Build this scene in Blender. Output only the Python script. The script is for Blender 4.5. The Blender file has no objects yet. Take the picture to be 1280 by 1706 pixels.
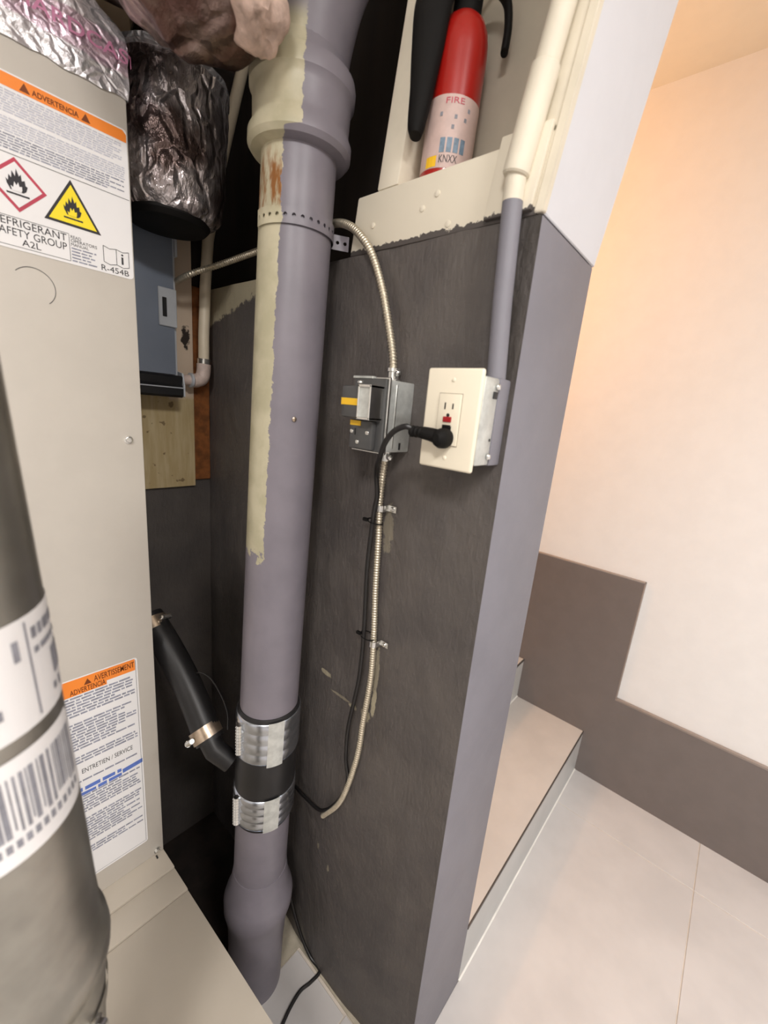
import bpy, bmesh, math, random
from mathutils import Vector, Matrix, noise
random.seed(7)
S = bpy.context.scene
COL = S.collection
PI = math.pi

# ------------------------------------------------------------------ camera
cd = bpy.data.cameras.new('camera'); cam = bpy.data.objects.new('camera', cd); COL.objects.link(cam)
cd.sensor_fit = 'HORIZONTAL'; cd.sensor_width = 36.0; cd.lens = 36 * 692.2 / 1280
cd.clip_start = 0.01
rt = Vector((0.65931311, -0.74661772, 0.08870292))
dn = Vector((-0.12358112, -0.22398353, -0.96672596))
fw = Vector((0.74164272, 0.62641309, -0.23994313))
M = Matrix(((rt.x, -dn.x, -fw.x), (rt.y, -dn.y, -fw.y), (rt.z, -dn.z, -fw.z))).to_4x4()
M.translation = (0, 0, 1.4)
cam.matrix_world = M
cd.dof.use_dof = True; cd.dof.focus_distance = 0.9; cd.dof.aperture_fstop = 4.5
S.camera = cam
S.view_settings.view_transform = 'Standard'; S.view_settings.look = 'None'
S.view_settings.gamma = 1.0; S.view_settings.use_curve_mapping = False
S.view_settings.exposure = 0.0

# ------------------------------------------------------------------ light
w = bpy.data.worlds.new('world'); S.world = w; w.use_nodes = True
w.node_tree.nodes['Background'].inputs[0].default_value = (0.75, 0.8, 0.9, 1)
w.node_tree.nodes['Background'].inputs[1].default_value = 0.05
def area(name, loc, size, power, col, tgt=None):
    l = bpy.data.lights.new(name, 'AREA'); l.shape = 'SQUARE'; l.size = size; l.energy = power; l.color = col
    o = bpy.data.objects.new(name, l); COL.objects.link(o); o.location = loc
    if tgt: o.rotation_euler = (Vector(tgt) - Vector(loc)).to_track_quat('-Z', 'Y').to_euler()
    return o
area('room_light', (-0.85, -0.45, 2.40), 0.36, 30, (1.0, 0.975, 0.955))
area('room_light', (-0.05, -0.95, 2.40), 0.36, 24, (1.0, 0.975, 0.955))
area('hall_light', (1.05, -1.35, 2.40), 0.44, 12.5, (0.91, 0.95, 1.0)).data.spread = math.radians(125)
l = bpy.data.lights.new('stair_light', 'POINT'); l.energy = 20; l.color = (1.0, 0.52, 0.235); l.shadow_soft_size = 0.07
o = bpy.data.objects.new('stair_light', l); COL.objects.link(o); o.location = (1.22, 1.256, 2.00)

# ------------------------------------------------------------------ materials
def rgb(r, g, b):
    f = lambda c: (c / 12.92 if c <= 0.04045 else ((c + 0.055) / 1.055) ** 2.4)
    return (f(r / 255), f(g / 255), f(b / 255), 1)
class NT:
    def __init__(s, name):
        s.m = bpy.data.materials.new(name); s.m.use_nodes = True; s.t = s.m.node_tree
        s.b = s.t.nodes['Principled BSDF']
    def n(s, typ, **kw):
        x = s.t.nodes.new(typ)
        for k, v in kw.items(): setattr(x, k, v)
        return x
    def link(s, a, b): s.t.links.new(a, b)
    def setin(s, node, i, v):
        if hasattr(v, 'is_linked') or hasattr(v, 'links'): s.link(v, node.inputs[i])
        else: node.inputs[i].default_value = v
    def math(s, op, a, b=0.0, clamp=False):
        x = s.n('ShaderNodeMath', operation=op, use_clamp=clamp); s.setin(x, 0, a); s.setin(x, 1, b); return x.outputs[0]
    def pos(s):
        if not hasattr(s, '_p'): s._p = s.n('ShaderNodeNewGeometry').outputs['Position']
        return s._p
    def xyz(s):
        if not hasattr(s, '_x'):
            x = s.n('ShaderNodeSeparateXYZ'); s.link(s.pos(), x.inputs[0]); s._x = x.outputs
        return s._x
    def noise(s, scale, detail=4, rough=0.55, stretch=None):
        x = s.n('ShaderNodeTexNoise'); x.inputs['Scale'].default_value = scale
        x.inputs['Detail'].default_value = detail; x.inputs['Roughness'].default_value = rough
        if stretch:
            v = s.n('ShaderNodeVectorMath', operation='MULTIPLY'); s.link(s.pos(), v.inputs[0]); v.inputs[1].default_value = stretch
            s.link(v.outputs[0], x.inputs['Vector'])
        else: s.link(s.pos(), x.inputs['Vector'])
        return x.outputs[0]
    def ramp(s, v, a, b): # smoothstep map
        x = s.n('ShaderNodeMapRange', interpolation_type='SMOOTHSTEP'); s.setin(x, 0, v)
        x.inputs[1].default_value = a; x.inputs[2].default_value = b; return x.outputs[0]
    def mix(s, f, a, b):
        x = s.n('ShaderNodeMix', data_type='RGBA'); s.setin(x, 0, f); s.setin(x, 6, a); s.setin(x, 7, b); return x.outputs[2]
    def base(s, v): s.setin(s.b, 'Base Color', v)
    def bump(s, h, strength, dist=0.002):
        x = s.n('ShaderNodeBump'); x.inputs['Strength'].default_value = strength; x.inputs['Distance'].default_value = dist
        s.setin(x, 'Height', h); s.link(x.outputs[0], s.b.inputs['Normal'])
def mat(name, col, rough=0.5, metal=0.0, var=0.08, vscale=14, bump=0.0, bscale=60, stretch=None, coat=0.0, dist=0.002):
    k = NT(name); c = rgb(*col)
    d = tuple(max(0, x * (1 - var)) for x in c[:3]) + (1,); u = tuple(min(1, x * (1 + var)) for x in c[:3]) + (1,)
    nz = k.noise(vscale, 4, 0.6, stretch)
    k.base(k.mix(k.ramp(nz, 0.3, 0.7), d, u))
    k.b.inputs['Roughness'].default_value = rough; k.b.inputs['Metallic'].default_value = metal
    if coat: k.b.inputs['Coat Weight'].default_value = coat
    if bump: k.bump(k.noise(bscale, 3, 0.6, stretch), bump, dist)
    return k.m

m_cream = mat('cream_paint', (226, 217, 198), 0.55, var=0.05, bump=0.25, bscale=45)
m_white = mat('white_wall_paint', (238, 236, 234), 0.6, var=0.015, bump=0.08, bscale=120)
m_endwhite = mat('end_wall_paint', (221, 221, 226), 0.6, var=0.015, bump=0.08, bscale=120)
m_ceil = mat('ceiling_paint', (240, 232, 214), 0.7, var=0.015)
m_skirt = mat('grey_skirt_paint', (116, 107, 103), 0.45, var=0.04, bump=0.05)
m_skirt_lit_edge = mat('lit_grey_edge', (150, 138, 130), 0.5, var=0.05)  # lighter copy of the skirt colour: light caught by the edges, painted in
m_tile = mat('beige_grey_tile', (198, 193, 190), 0.35, var=0.07, vscale=3.5, bump=0.02)
m_tread = mat('stair_tile', (196, 190, 184), 0.4, var=0.06, vscale=5)
m_riser = mat('riser_tile', (190, 190, 188), 0.4, var=0.05, vscale=6)
m_grout = mat('grout', (205, 194, 182), 0.8)
m_mortar = mat('cream_mortar', (176, 166, 148), 0.85, var=0.12, vscale=30, bump=0.5, bscale=120)
m_trimline = mat('dark_trim_line', (70, 64, 60), 0.4)
m_caulk = mat('white_caulk', (232, 228, 222), 0.5)
m_wood_shade = mat('old_wood_and_shade', (34, 25, 20), 0.85, var=0.3, vscale=25, stretch=(1, 1, .15))  # old wood of the boards, also the near-black of painted shade
m_drywall = mat('grey_drywall_back', (176, 166, 150), 0.8, var=0.04)
m_cab = mat('beige_sheet_metal', (206, 199, 189), 0.42, 0.0, var=0.02, bump=0.03, bscale=25, coat=0.15)
m_cab2 = mat('taupe_sheet_metal', (178, 168, 154), 0.45, 0.0, var=0.03, vscale=6, coat=0.1)
m_label = mat('white_label', (238, 236, 236), 0.45, var=0.01)
m_ink = mat('black_ink', (44, 42, 46), 0.6)
m_greyink = mat('grey_ink', (150, 152, 166), 0.6, var=0.25, vscale=200)
m_paleink = mat('pale_ink', (196, 197, 208), 0.6, var=0.12, vscale=220)
m_barink = mat('blurred_ink', (140, 140, 148), 0.6, var=0.2, vscale=90)
m_orange = mat('orange_print', (247, 140, 50), 0.5, var=0.03)
m_brownink = mat('brown_ink', (120, 56, 12), 0.6)
m_redprint = mat('red_print', (190, 62, 84), 0.5)
m_yellow = mat('yellow_print', (250, 226, 40), 0.5, var=0.02)
m_blueprint = mat('blue_print', (92, 120, 196), 0.5, var=0.1, vscale=120)
m_palepink = mat('pale_pink_print', (226, 206, 220), 0.35, 0.4, var=0.12, vscale=40, bump=0.5, bscale=60)
m_pinkink = mat('pink_ink', (196, 128, 160), 0.55, var=0.12, vscale=60)
m_galv = mat('galvanized_steel', (206, 208, 204), 0.42, 0.55, var=0.14, vscale=45, bump=0.08, bscale=90)
m_steel = mat('bright_steel', (225, 225, 222), 0.22, 1.0, var=0.08, vscale=60)
m_clampsteel = mat('clamp_steel', (200, 206, 216), 0.25, 1.0, var=0.12, vscale=40)
m_armor = mat('armored_cable_steel', (206, 196, 176), 0.34, 0.75, var=0.1, vscale=120)
m_brass = mat('tarnished_clamp', (188, 170, 150), 0.3, 0.9, var=0.15, vscale=60)
m_rubber = mat('black_rubber', (30, 29, 30), 0.42, var=0.2, vscale=18)
m_cord = mat('black_cord', (26, 24, 24), 0.4, var=0.1)
m_blackpl = mat('black_plastic', (15, 13, 12), 0.7, var=0.15)
m_blackpl.node_tree.nodes['Principled BSDF'].inputs['Specular IOR Level'].default_value = 0.2
m_ivory = mat('ivory_plastic', (240, 230, 208), 0.32, var=0.01, coat=0.2)
m_ivory2 = mat('ivory_device', (236, 226, 204), 0.35, var=0.01, coat=0.2)
m_redbtn = mat('red_button', (158, 24, 30), 0.4)
m_darkdev = mat('dark_grey_metal', (88, 88, 88), 0.38, 0.35, var=0.06)
m_ytape = mat('yellow_sticker', (240, 190, 40), 0.5, var=0.05)
m_panel = mat('blue_grey_enamel', (132, 141, 156), 0.4, 0.1, var=0.04, vscale=8)
m_panelrim = mat('pale_enamel_rim', (206, 210, 216), 0.35, 0.2)
m_darkgap = mat('dark_gap', (30, 30, 32), 0.4)
m_pvc = mat('cream_pipe_plastic', (222, 208, 184), 0.4, var=0.05)
m_insul = mat('torn_pale_insulation', (196, 170, 156), 0.8, var=0.3, vscale=30, bump=0.8, bscale=80)
m_pink = mat('pinkish_fitting', (206, 186, 176), 0.5, var=0.12, vscale=60)
m_rust = mat('rusty_brick', (128, 76, 34), 0.85, var=0.3, vscale=40, bump=0.5, bscale=70)
m_red = mat('red_cylinder_enamel', (164, 25, 18), 0.35, var=0.03, coat=0.3)
m_extlabel = mat('pinkish_white_label', (204, 178, 170), 0.5, var=0.07, vscale=50)
m_bluepic = mat('blue_grey_print', (112, 132, 150), 0.5, var=0.2, vscale=150)
m_glow = NT('lamp_diffuser'); m_glow.b.inputs['Emission Color'].default_value = (1, .95, .9, 1); m_glow.b.inputs['Emission Strength'].default_value = 2; m_glow.base(rgb(240, 240, 235)); m_glow = m_glow.m
m_glowwarm = NT('warm_lamp_glass'); m_glowwarm.b.inputs['Emission Color'].default_value = (1, .6, .28, 1); m_glowwarm.b.inputs['Emission Strength'].default_value = 3; m_glowwarm.base(rgb(250, 220, 170)); m_glowwarm = m_glowwarm.m

def ragged(name, top, zb, amp, slope=0.0):
    k = NT(name); z = k.xyz()[2]
    e = k.math('ADD', k.math('SUBTRACT', z, zb), k.math('MULTIPLY', k.math('SUBTRACT', k.noise(55, 5, .7), 0.5), amp))
    k.base(k.mix(k.ramp(e, -.0006, .0006), rgb(84, 78, 75), rgb(*top))); k.b.inputs['Roughness'].default_value = 0.55
    k.bump(k.noise(45, 3, .6), 0.2, 0.002); return k.m
m_plate = ragged('cream_paint_ragged_edge', (226, 217, 198), 1.656, 0.022)
# grey wall paint on rough concrete, with bare scuffs along the cable run and an unpainted corner at the top
k = NT('rough_grey_wall_paint')
gx, gy, gz = k.xyz()[0], k.xyz()[1], k.xyz()[2]
c = k.mix(k.ramp(k.noise(9, 5, 0.6), 0.3, 0.7), rgb(80, 75, 73), rgb(92, 86, 82))
c = k.mix(k.math('MULTIPLY', k.math('MULTIPLY', k.math('SUBTRACT', 1.0, k.ramp(gy, 0.272, 0.296)), k.ramp(gz, 1.28, 1.5)), k.ramp(k.noise(30, 4, .6, (1, 1, .2)), 0.3, 0.6)), c, rgb(62, 57, 53))
nz = k.noise(60, 4, 0.65)
def blob(cy, cz, ry, rz, amp=0.9):
    a = k.math('POWER', k.math('DIVIDE', k.math('SUBTRACT', gy, cy), ry), 2.0)
    # POWER with negative base is undefined -> use multiply
    d = k.math('DIVIDE', k.math('SUBTRACT', gy, cy), ry); e = k.math('DIVIDE', k.math('SUBTRACT', gz, cz), rz)
    r = k.math('SQRT', k.math('ADD', k.math('MULTIPLY', d, d), k.math('MULTIPLY', e, e)))
    r = k.math('ADD', r, k.math('MULTIPLY', k.math('SUBTRACT', nz, 0.5), 1.6))
    return k.math('MULTIPLY', k.math('SUBTRACT', 1.0, k.ramp(r, 0.75, 1.0)), amp)
mk = 0.0
for b in ((0.452, 1.195, .012, .05, .35), (0.447, 0.90, .006, .07, .6), (0.445, 0.835, .006, .035, .9), (0.463, 0.795, .014, .018, .8),
          (0.585, 0.832, .020, .006, .8), (0.535, 0.800, .035, .004, .5), (0.50, 0.795, .012, .009, .8), (0.52, 0.35, .004, .01, .5), (0.56, .38, .004, .01, .5)):
    mk = k.math('MAXIMUM', blob(*b), mk)
# bare cream triangle near the back corner
tri = k.math('MULTIPLY', k.ramp(k.math('ADD', k.math('SUBTRACT', gz, k.math('ADD', 1.60, k.math('MULTIPLY', k.math('SUBTRACT', 0.95, gy), 0.25))), k.math('MULTIPLY', k.math('SUBTRACT', nz, 0.5), 0.04)), 0.0, 0.006), k.ramp(gy, 0.84, 0.86))
mk = k.math('MAXIMUM', mk, tri)
k.base(k.mix(mk, c, rgb(170, 160, 136)))
k.b.inputs['Roughness'].default_value = 0.5
k.bump(k.math('ADD', k.noise(26, 5, 0.6), k.math('MULTIPLY', k.noise(150, 2, 0.5, (1, 1, .25)), 0.35)), 0.6, 0.006)
m_wall = k.m
m_wallend = mat('smooth_grey_wall_paint', (124, 122, 130), 0.55, var=0.05, vscale=8, bump=0.2, bscale=60)

# drain pipe paint: grey over old cream, ragged border on the left side, rust below the hub
k = NT('half_painted_pipe')
gx, gy, gz = k.xyz()[0], k.xyz()[1], k.xyz()[2]
cx = k.math('ADD', 0.425, k.math('MULTIPLY', k.math('SUBTRACT', gz, 0.35), 0.0304))
u = k.math('ADD', k.math('MULTIPLY', k.math('SUBTRACT', gx, cx), -0.82), k.math('MULTIPLY', k.math('SUBTRACT', gy, 0.636), 0.57))
nz = k.noise(38, 5, 0.7)
thr = k.math('SUBTRACT', 0.025, k.math('MULTIPLY', k.ramp(gz, 1.772, 1.778), 0.024))
side = k.ramp(k.math('ADD', k.math('SUBTRACT', u, thr), k.math('MULTIPLY', k.math('SUBTRACT', nz, 0.5), 0.022)), -0.0005, 0.0005)
up = k.ramp(k.math('ADD', k.math('SUBTRACT', gz, 1.125), k.math('MULTIPLY', k.math('SUBTRACT', nz, 0.5), 0.12)), 0.0, 0.004)
low = k.math('SUBTRACT', 1.0, k.ramp(gz, 1.90, 1.93))
mk = k.math('MULTIPLY', k.math('MULTIPLY', side, up), low)
creamc = k.mix(k.ramp(k.noise(20, 4), 0.35, 0.7), rgb(170, 163, 136), rgb(190, 182, 156))
rz = k.math('MULTIPLY', k.ramp(gz, 1.672, 1.69), k.math('SUBTRACT', 1.0, k.ramp(gz, 1.73, 1.775)))
ru = k.math('MULTIPLY', k.ramp(k.noise(45, 4, .7, (1, 1, .3)), 0.45, 0.62), rz)
creamc = k.mix(ru, creamc, rgb(132, 84, 36))
gc = k.mix(k.ramp(k.noise(7, 4), 0.3, 0.7), rgb(114, 109, 117), rgb(128, 122, 130))
k.base(k.mix(mk, gc, creamc)); k.b.inputs['Roughness'].default_value = 0.42
k.bump(k.math('ADD', k.noise(60, 3), k.math('MULTIPLY', mk, 0.6)), 0.15, 0.002)
m_pipe = k.m

def foil(name, c1, c2, rough, strength, scale, tint=None, zs=1.0, me_=0.95):
    k = NT(name)
    v = k.n('ShaderNodeTexVoronoi', feature='DISTANCE_TO_EDGE'); v.inputs['Scale'].default_value = scale
    wv = k.n('ShaderNodeVectorMath', operation='ADD')
    nn = k.n('ShaderNodeTexNoise'); nn.inputs['Scale'].default_value = scale * .6; k.link(k.pos(), nn.inputs['Vector'])
    sc = k.n('ShaderNodeVectorMath', operation='SCALE'); k.link(nn.outputs['Color'], sc.inputs[0]); sc.inputs[3].default_value = 0.06
    zz = k.n('ShaderNodeVectorMath', operation='MULTIPLY'); k.link(k.pos(), zz.inputs[0]); zz.inputs[1].default_value = (1, 1, zs)
    k.link(zz.outputs[0], wv.inputs[0]); k.link(sc.outputs[0], wv.inputs[1]); k.link(wv.outputs[0], v.inputs['Vector'])
    h = k.math('ADD', k.ramp(v.outputs['Distance'], 0.0, 0.25), k.math('MULTIPLY', k.noise(scale * 1.7, 5, .65, (1, 1, zs)), 1.4))
    cc = k.mix(k.ramp(k.noise(9, 4), 0.4, 0.65), rgb(*c1), rgb(*c2))
    if tint:
        gz_ = k.xyz()[2]; wob = k.math('MULTIPLY', k.math('SUBTRACT', k.noise(35, 3), 0.5), 0.012)
        e_ = k.math('ADD', gz_, wob)
        tm = k.math('MULTIPLY', k.ramp(e_, 1.842, 1.846), k.math('SUBTRACT', 1.0, k.ramp(e_, 1.884, 1.890)))
        cc = k.mix(k.math('MULTIPLY', tm, 0.75), cc, rgb(*tint))
    k.base(cc); k.b.inputs['Metallic'].default_value = me_; k.b.inputs['Roughness'].default_value = rough
    k.bump(h, strength, 0.006); return k.m
m_foil = foil('bright_foil_tape', (238, 236, 240), (248, 247, 250), 0.33, 0.42, 40, (228, 200, 218), 1.0, 0.72)
m_foildark = foil('crumpled_dark_foil', (104, 88, 84), (225, 218, 220), 0.2, 0.85, 28, None, 0.45, 0.72)
m_foilpink = foil('dusty_foil_wrap', (96, 72, 66), (170, 152, 144), 0.38, 0.5, 20)

# canister: reflective grey steel
m_can = mat('grey_steel_shell', (160, 157, 149), 0.36, 0.85, var=0.22, vscale=9, bump=0.05, bscale=30)
# plywood board: weathered, cream painted above
k = NT('weathered_plywood'); gz = k.xyz()[2]
g = k.noise(60, 4, .6, (1, 1, .12))
woodc = k.mix(k.ramp(g, 0.35, 0.7), rgb(186, 164, 120), rgb(204, 186, 146))
spots = k.ramp(k.noise(48, 2, .5), 0.66, 0.70)
woodc = k.mix(k.math('MULTIPLY', spots, 0.7), woodc, rgb(96, 74, 44))
pn = k.ramp(k.math('ADD', k.math('SUBTRACT', gz, 1.375), k.math('MULTIPLY', k.math('SUBTRACT', k.noise(22, 4), 0.5), 0.06)), 0.0, 0.02)
gx = k.xyz()[0]
def ball(cx, cz, r):
    a = k.math('SUBTRACT', gx, cx); b = k.math('SUBTRACT', gz, cz)
    q = k.math('SQRT', k.math('ADD', k.math('MULTIPLY', k.math('MULTIPLY', a, a), 5.0), k.math('MULTIPLY', b, b)))
    return k.math('SUBTRACT', 1.0, k.ramp(k.math('ADD', q, k.math('MULTIPLY', k.math('SUBTRACT', k.noise(70, 3), 0.5), 0.05)), r * .7, r))
pc = k.mix(ball(0.488, 1.525, 0.026), rgb(214, 194, 172), rgb(48, 38, 30))
k.base(k.mix(pn, woodc, pc)); k.b.inputs['Roughness'].default_value = 0.75
k.bump(g, 0.3, 0.002); m_ply = k.m

# ------------------------------------------------------------------ mesh helpers
ORG = {}
class MB:
    def __init__(s): s.bm = bmesh.new()
    def box(s, a, b, bev=0.0, seg=2, fn=None):
        r = bmesh.ops.create_cube(s.bm, size=1.0); vs = r['verts']
        for v in vs:
            v.co = Vector([(a[i] + b[i]) / 2 + v.co[i] * (b[i] - a[i]) for i in range(3)])
        if bev:
            es = list({e for v in vs for e in v.link_edges})
            rr = bmesh.ops.bevel(s.bm, geom=es, offset=bev, segments=seg, affect='EDGES', profile=0.5)
            vs = list({v for f in rr['faces'] for v in f.verts} | {v for v in vs if v.is_valid})
        if fn:
            for v in vs: v.co = fn(v.co)
        return s
    def prism(s, pts, off, flip=False):
        """pts: 3D polygon; off: extrusion vector"""
        off = Vector(off); A = [s.bm.verts.new(Vector(p)) for p in pts]; B = [s.bm.verts.new(Vector(p) + off) for p in pts]
        s.bm.faces.new(A); s.bm.faces.new(B[::-1]); n = len(pts)
        for i in range(n): s.bm.faces.new((A[i], B[i], B[(i + 1) % n], A[(i + 1) % n]))
        return s
    def tube(s, path, r, seg=12, cap=True):
        P = [Vector(p) for p in path]; n = len(P); rs = r if isinstance(r, (list, tuple)) else [r] * n
        up = None; rings = []
        for i in range(n):
            t = (P[min(i + 1, n - 1)] - P[max(i - 1, 0)])
            t = t.normalized() if t.length > 1e-9 else Vector((0, 0, 1))
            if up is None: up = t.orthogonal().normalized()
            else:
                up = up - t * up.dot(t); up = up.normalized() if up.length > 1e-6 else t.orthogonal().normalized()
            b = t.cross(up)
            rings.append([s.bm.verts.new(P[i] + (up * math.cos(2 * PI * j / seg) + b * math.sin(2 * PI * j / seg)) * rs[i]) for j in range(seg)])
        for i in range(n - 1):
            for j in range(seg):
                s.bm.faces.new((rings[i][j], rings[i][(j + 1) % seg], rings[i + 1][(j + 1) % seg], rings[i + 1][j]))
        if cap: s.bm.faces.new(rings[0][::-1]); s.bm.faces.new(rings[-1])
        return s
    def lathe(s, prof, o, ax=(0, 0, 1), seg=32, fn=None):
        """prof: list of (r, h) along axis ax from o"""
        ax = Vector(ax).normalized(); return s.tube_prof([(Vector(o) + ax * h, r) for r, h in prof], ax, seg, fn)
    def tube_prof(s, pr, ax, seg, fn=None):
        up = ax.orthogonal().normalized(); b = ax.cross(up); rings = []
        for c, r in pr:
            rings.append([s.bm.verts.new(c + (up * math.cos(2 * PI * j / seg) + b * math.sin(2 * PI * j / seg)) * max(r, 1e-5)) for j in range(seg)])
        for i in range(len(rings) - 1):
            for j in range(seg):
                s.bm.faces.new((rings[i][j], rings[i][(j + 1) % seg], rings[i + 1][(j + 1) % seg], rings[i + 1][j]))
        s.bm.faces.new(rings[0][::-1]); s.bm.faces.new(rings[-1])
        if fn:
            for R_ in rings:
                for v in R_: v.co = fn(v.co)
        return s
    def poly(s, pts):
        s.bm.faces.new([s.bm.verts.new(Vector(p)) for p in pts]); return s
    def apply(s, fn):
        for v in s.bm.verts: v.co = fn(v.co)
        return s
    def build(s, name, m, parent=None, smooth=True, org=None, kind=None, angle=35):
        bm = s.bm
        bmesh.ops.recalc_face_normals(bm, faces=bm.faces)
        if org is None:
            if parent is not None: org = ORG[parent.name]
            else:
                xs = [v.co for v in bm.verts]
                org = Vector(((min(v.x for v in xs) + max(v.x for v in xs)) / 2, (min(v.y for v in xs) + max(v.y for v in xs)) / 2, min(v.z for v in xs)))
        org = Vector(org)
        for v in bm.verts: v.co = v.co - org
        me = bpy.data.meshes.new(name)
        if smooth:
            ca = math.radians(angle)
            for f in bm.faces: f.smooth = True
            for e in bm.edges:
                if len(e.link_faces) == 2 and e.link_faces[0].normal.length and e.link_faces[1].normal.length and e.calc_face_angle(0) > ca: e.smooth = False
        bm.to_mesh(me); bm.free(); me.materials.append(m)
        ob = bpy.data.objects.new(name, me); COL.objects.link(ob)
        if parent is not None: ob.parent = parent
        else: ob.location = org
        ORG[ob.name] = org
        if kind: ob['kind'] = kind
        return ob
def thing(name, label, cat, loc, group=None):
    o = bpy.data.objects.new(name, None); COL.objects.link(o); o.location = loc; ORG[o.name] = Vector(loc)
    o.empty_display_size = 0.02
    return tag(o, label, cat, group)
def tag(o, label, cat, group=None):
    o['label'] = label; o['category'] = cat
    if group: o['group'] = group
    return o
def smoothpath(pts, n=12):
    P = [Vector(p) for p in pts]; out = []
    P = [P[0] * 2 - P[1]] + P + [P[-1] * 2 - P[-2]]
    for i in range(1, len(P) - 2):
        for q in range(n):
            t = q / n; a, b, c, d = P[i - 1], P[i], P[i + 1], P[i + 2]
            out.append(0.5 * ((2 * b) + (c - a) * t + (2 * a - 5 * b + 4 * c - d) * t * t + (3 * b - a - 3 * c + d) * t ** 3))
    out.append(P[-2]); return out
def resample(path, step):
    out = [path[0].copy()]; acc = 0.0; need = step
    for a, b in zip(path, path[1:]):
        d = (b - a).length; t = 0.0
        while d - t >= need:
            t += need; out.append(a.lerp(b, t / d)); need = step
        need -= (d - t)
    out.append(path[-1].copy()); return out
def armor(pts, r, pitch=0.0050, seg=10):
    path = resample(smoothpath(pts, 16), pitch / 4)
    rs = [r * (1 + 0.15 * math.cos(2 * PI * i / 4)) for i in range(len(path))]
    return MB().tube(path, rs, seg)
def hexbolt(c, ax, r, mat_, parent, name='bolt', h=0.006):
    m = MB(); m.lathe([(r * 1.35, 0), (r * 1.35, h * .25), (r, h * .3)], c, ax, 20); m.lathe([(r, h * .25), (r, h * .85), (r * .8, h)], c, ax, 6)
    return m.build(name, mat_, parent)
def screw(c, ax, r, mat_, parent, name='screw', h=0.003):
    return MB().lathe([(r, 0), (r, h * .4), (r * .75, h * .85), (r * .3, h)], c, ax, 16).build(name, mat_, parent)
def text(body, fmap, w_, h_, m_, parent, name='lettering', bold=0.0, space=1.0):
    """lettering fitted into a w x h box; fmap(u, v) -> world point, u in 0..w, v in 0..h"""
    cu = bpy.data.curves.new(name, 'FONT'); cu.body = body; cu.size = 1; cu.offset = bold; cu.space_character = space; cu.resolution_u = 3
    to = bpy.data.objects.new('lettering_source', cu)
    me = bpy.data.meshes.new_from_object(to); bpy.data.objects.remove(to); bpy.data.curves.remove(cu)
    bm = bmesh.new(); bm.from_mesh(me); bpy.data.meshes.remove(me)
    bmesh.ops.triangulate(bm, faces=bm.faces)
    x0 = min(v.co.x for v in bm.verts); x1 = max(v.co.x for v in bm.verts); y0 = min(v.co.y for v in bm.verts); y1 = max(v.co.y for v in bm.verts)
    for v in bm.verts: v.co = fmap((v.co.x - x0) / (x1 - x0) * w_, (v.co.y - y0) / (y1 - y0) * h_)
    k = MB(); k.bm.free(); k.bm = bm
    return k.build(name, m_, parent, smooth=False)
def fineprint(rows, m_, parent, fmap, name='fine_print', lh=0.6):
    """rows: (u0, u1, v, height) -> broken word-like dashes, one flat mesh"""
    k = MB()
    for u0, u1, v, h in rows:
        u = u0
        while u < u1 - h * .6:
            l_ = min(random.uniform(1.2, 4.5) * h, u1 - u)
            k.poly([fmap(u, v), fmap(u + l_, v), fmap(u + l_, v + h * lh * random.uniform(.8, 1.1)), fmap(u, v + h * lh)])
            u += l_ + h * .45
    return k.build(name, m_, parent, smooth=False, kind='stuff')
def shear(v):
    return Vector((v.x, v.y - 0.14 * max(0, v.z - 1.65), v.z))

# ------------------------------------------------------------------ structure
# floor: grout bed with tiles as pieces
f = MB().box((-1.7, -3.1, -0.06), (1.75, 0.262, -0.002)).box((-1.7, 0.262, -0.06), (0.55, 1.3, -0.002)).build('floor', m_grout, None, False); f['kind'] = 'structure'
xs = [-1.6, -0.913, 0.287, 1.487, 1.71]; ys = [-2.96, -2.578, -1.978, -1.378, -0.778, -0.178, 0.42]
g = 0.0015
for i in range(len(xs) - 1):
    for j in range(len(ys) - 1):
        x0, x1, y0, y1 = xs[i], xs[i + 1], ys[j], ys[j + 1]
        if y1 > .3:
            if x0 > .28: 
                if x0 < 1: MB().box((.56, y0 + g, -.008), (x1 - g, .256, 0), .0008, 1).build('tile', m_tile, f)
                else: MB().box((x0 + g, y0 + g, -.008), (x1, .256, 0), .0008, 1).build('tile', m_tile, f)
                continue
        MB().box((x0 + g, y0 + g, -.008), (x1 - g, y1 - g, 0), .0008, 1).build('tile', m_tile, f)
MB().box((.289, -.176, -.008), (.525, .418, .0), .0008, 1).build('tile', m_tile, f)
MB().box((.289, .421, -.008), (.520, .598, .0005), .0008, 1).build('tile', m_tile, f)
MB().box((-.4, .6, -.004), (.55, .685, .001)).build('mortar_bed', m_mortar, f)
MB().box((-.4, .685, -.004), (.55, 1.11, .0008)).build('painted_shade_bed', m_wood_shade, f)  # near-black floor patch: the shade of the gap is put into the colour
MB().box((.527, .2, -.004), (.551, .6, .001)).build('mortar_strip', m_mortar, f)

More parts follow.
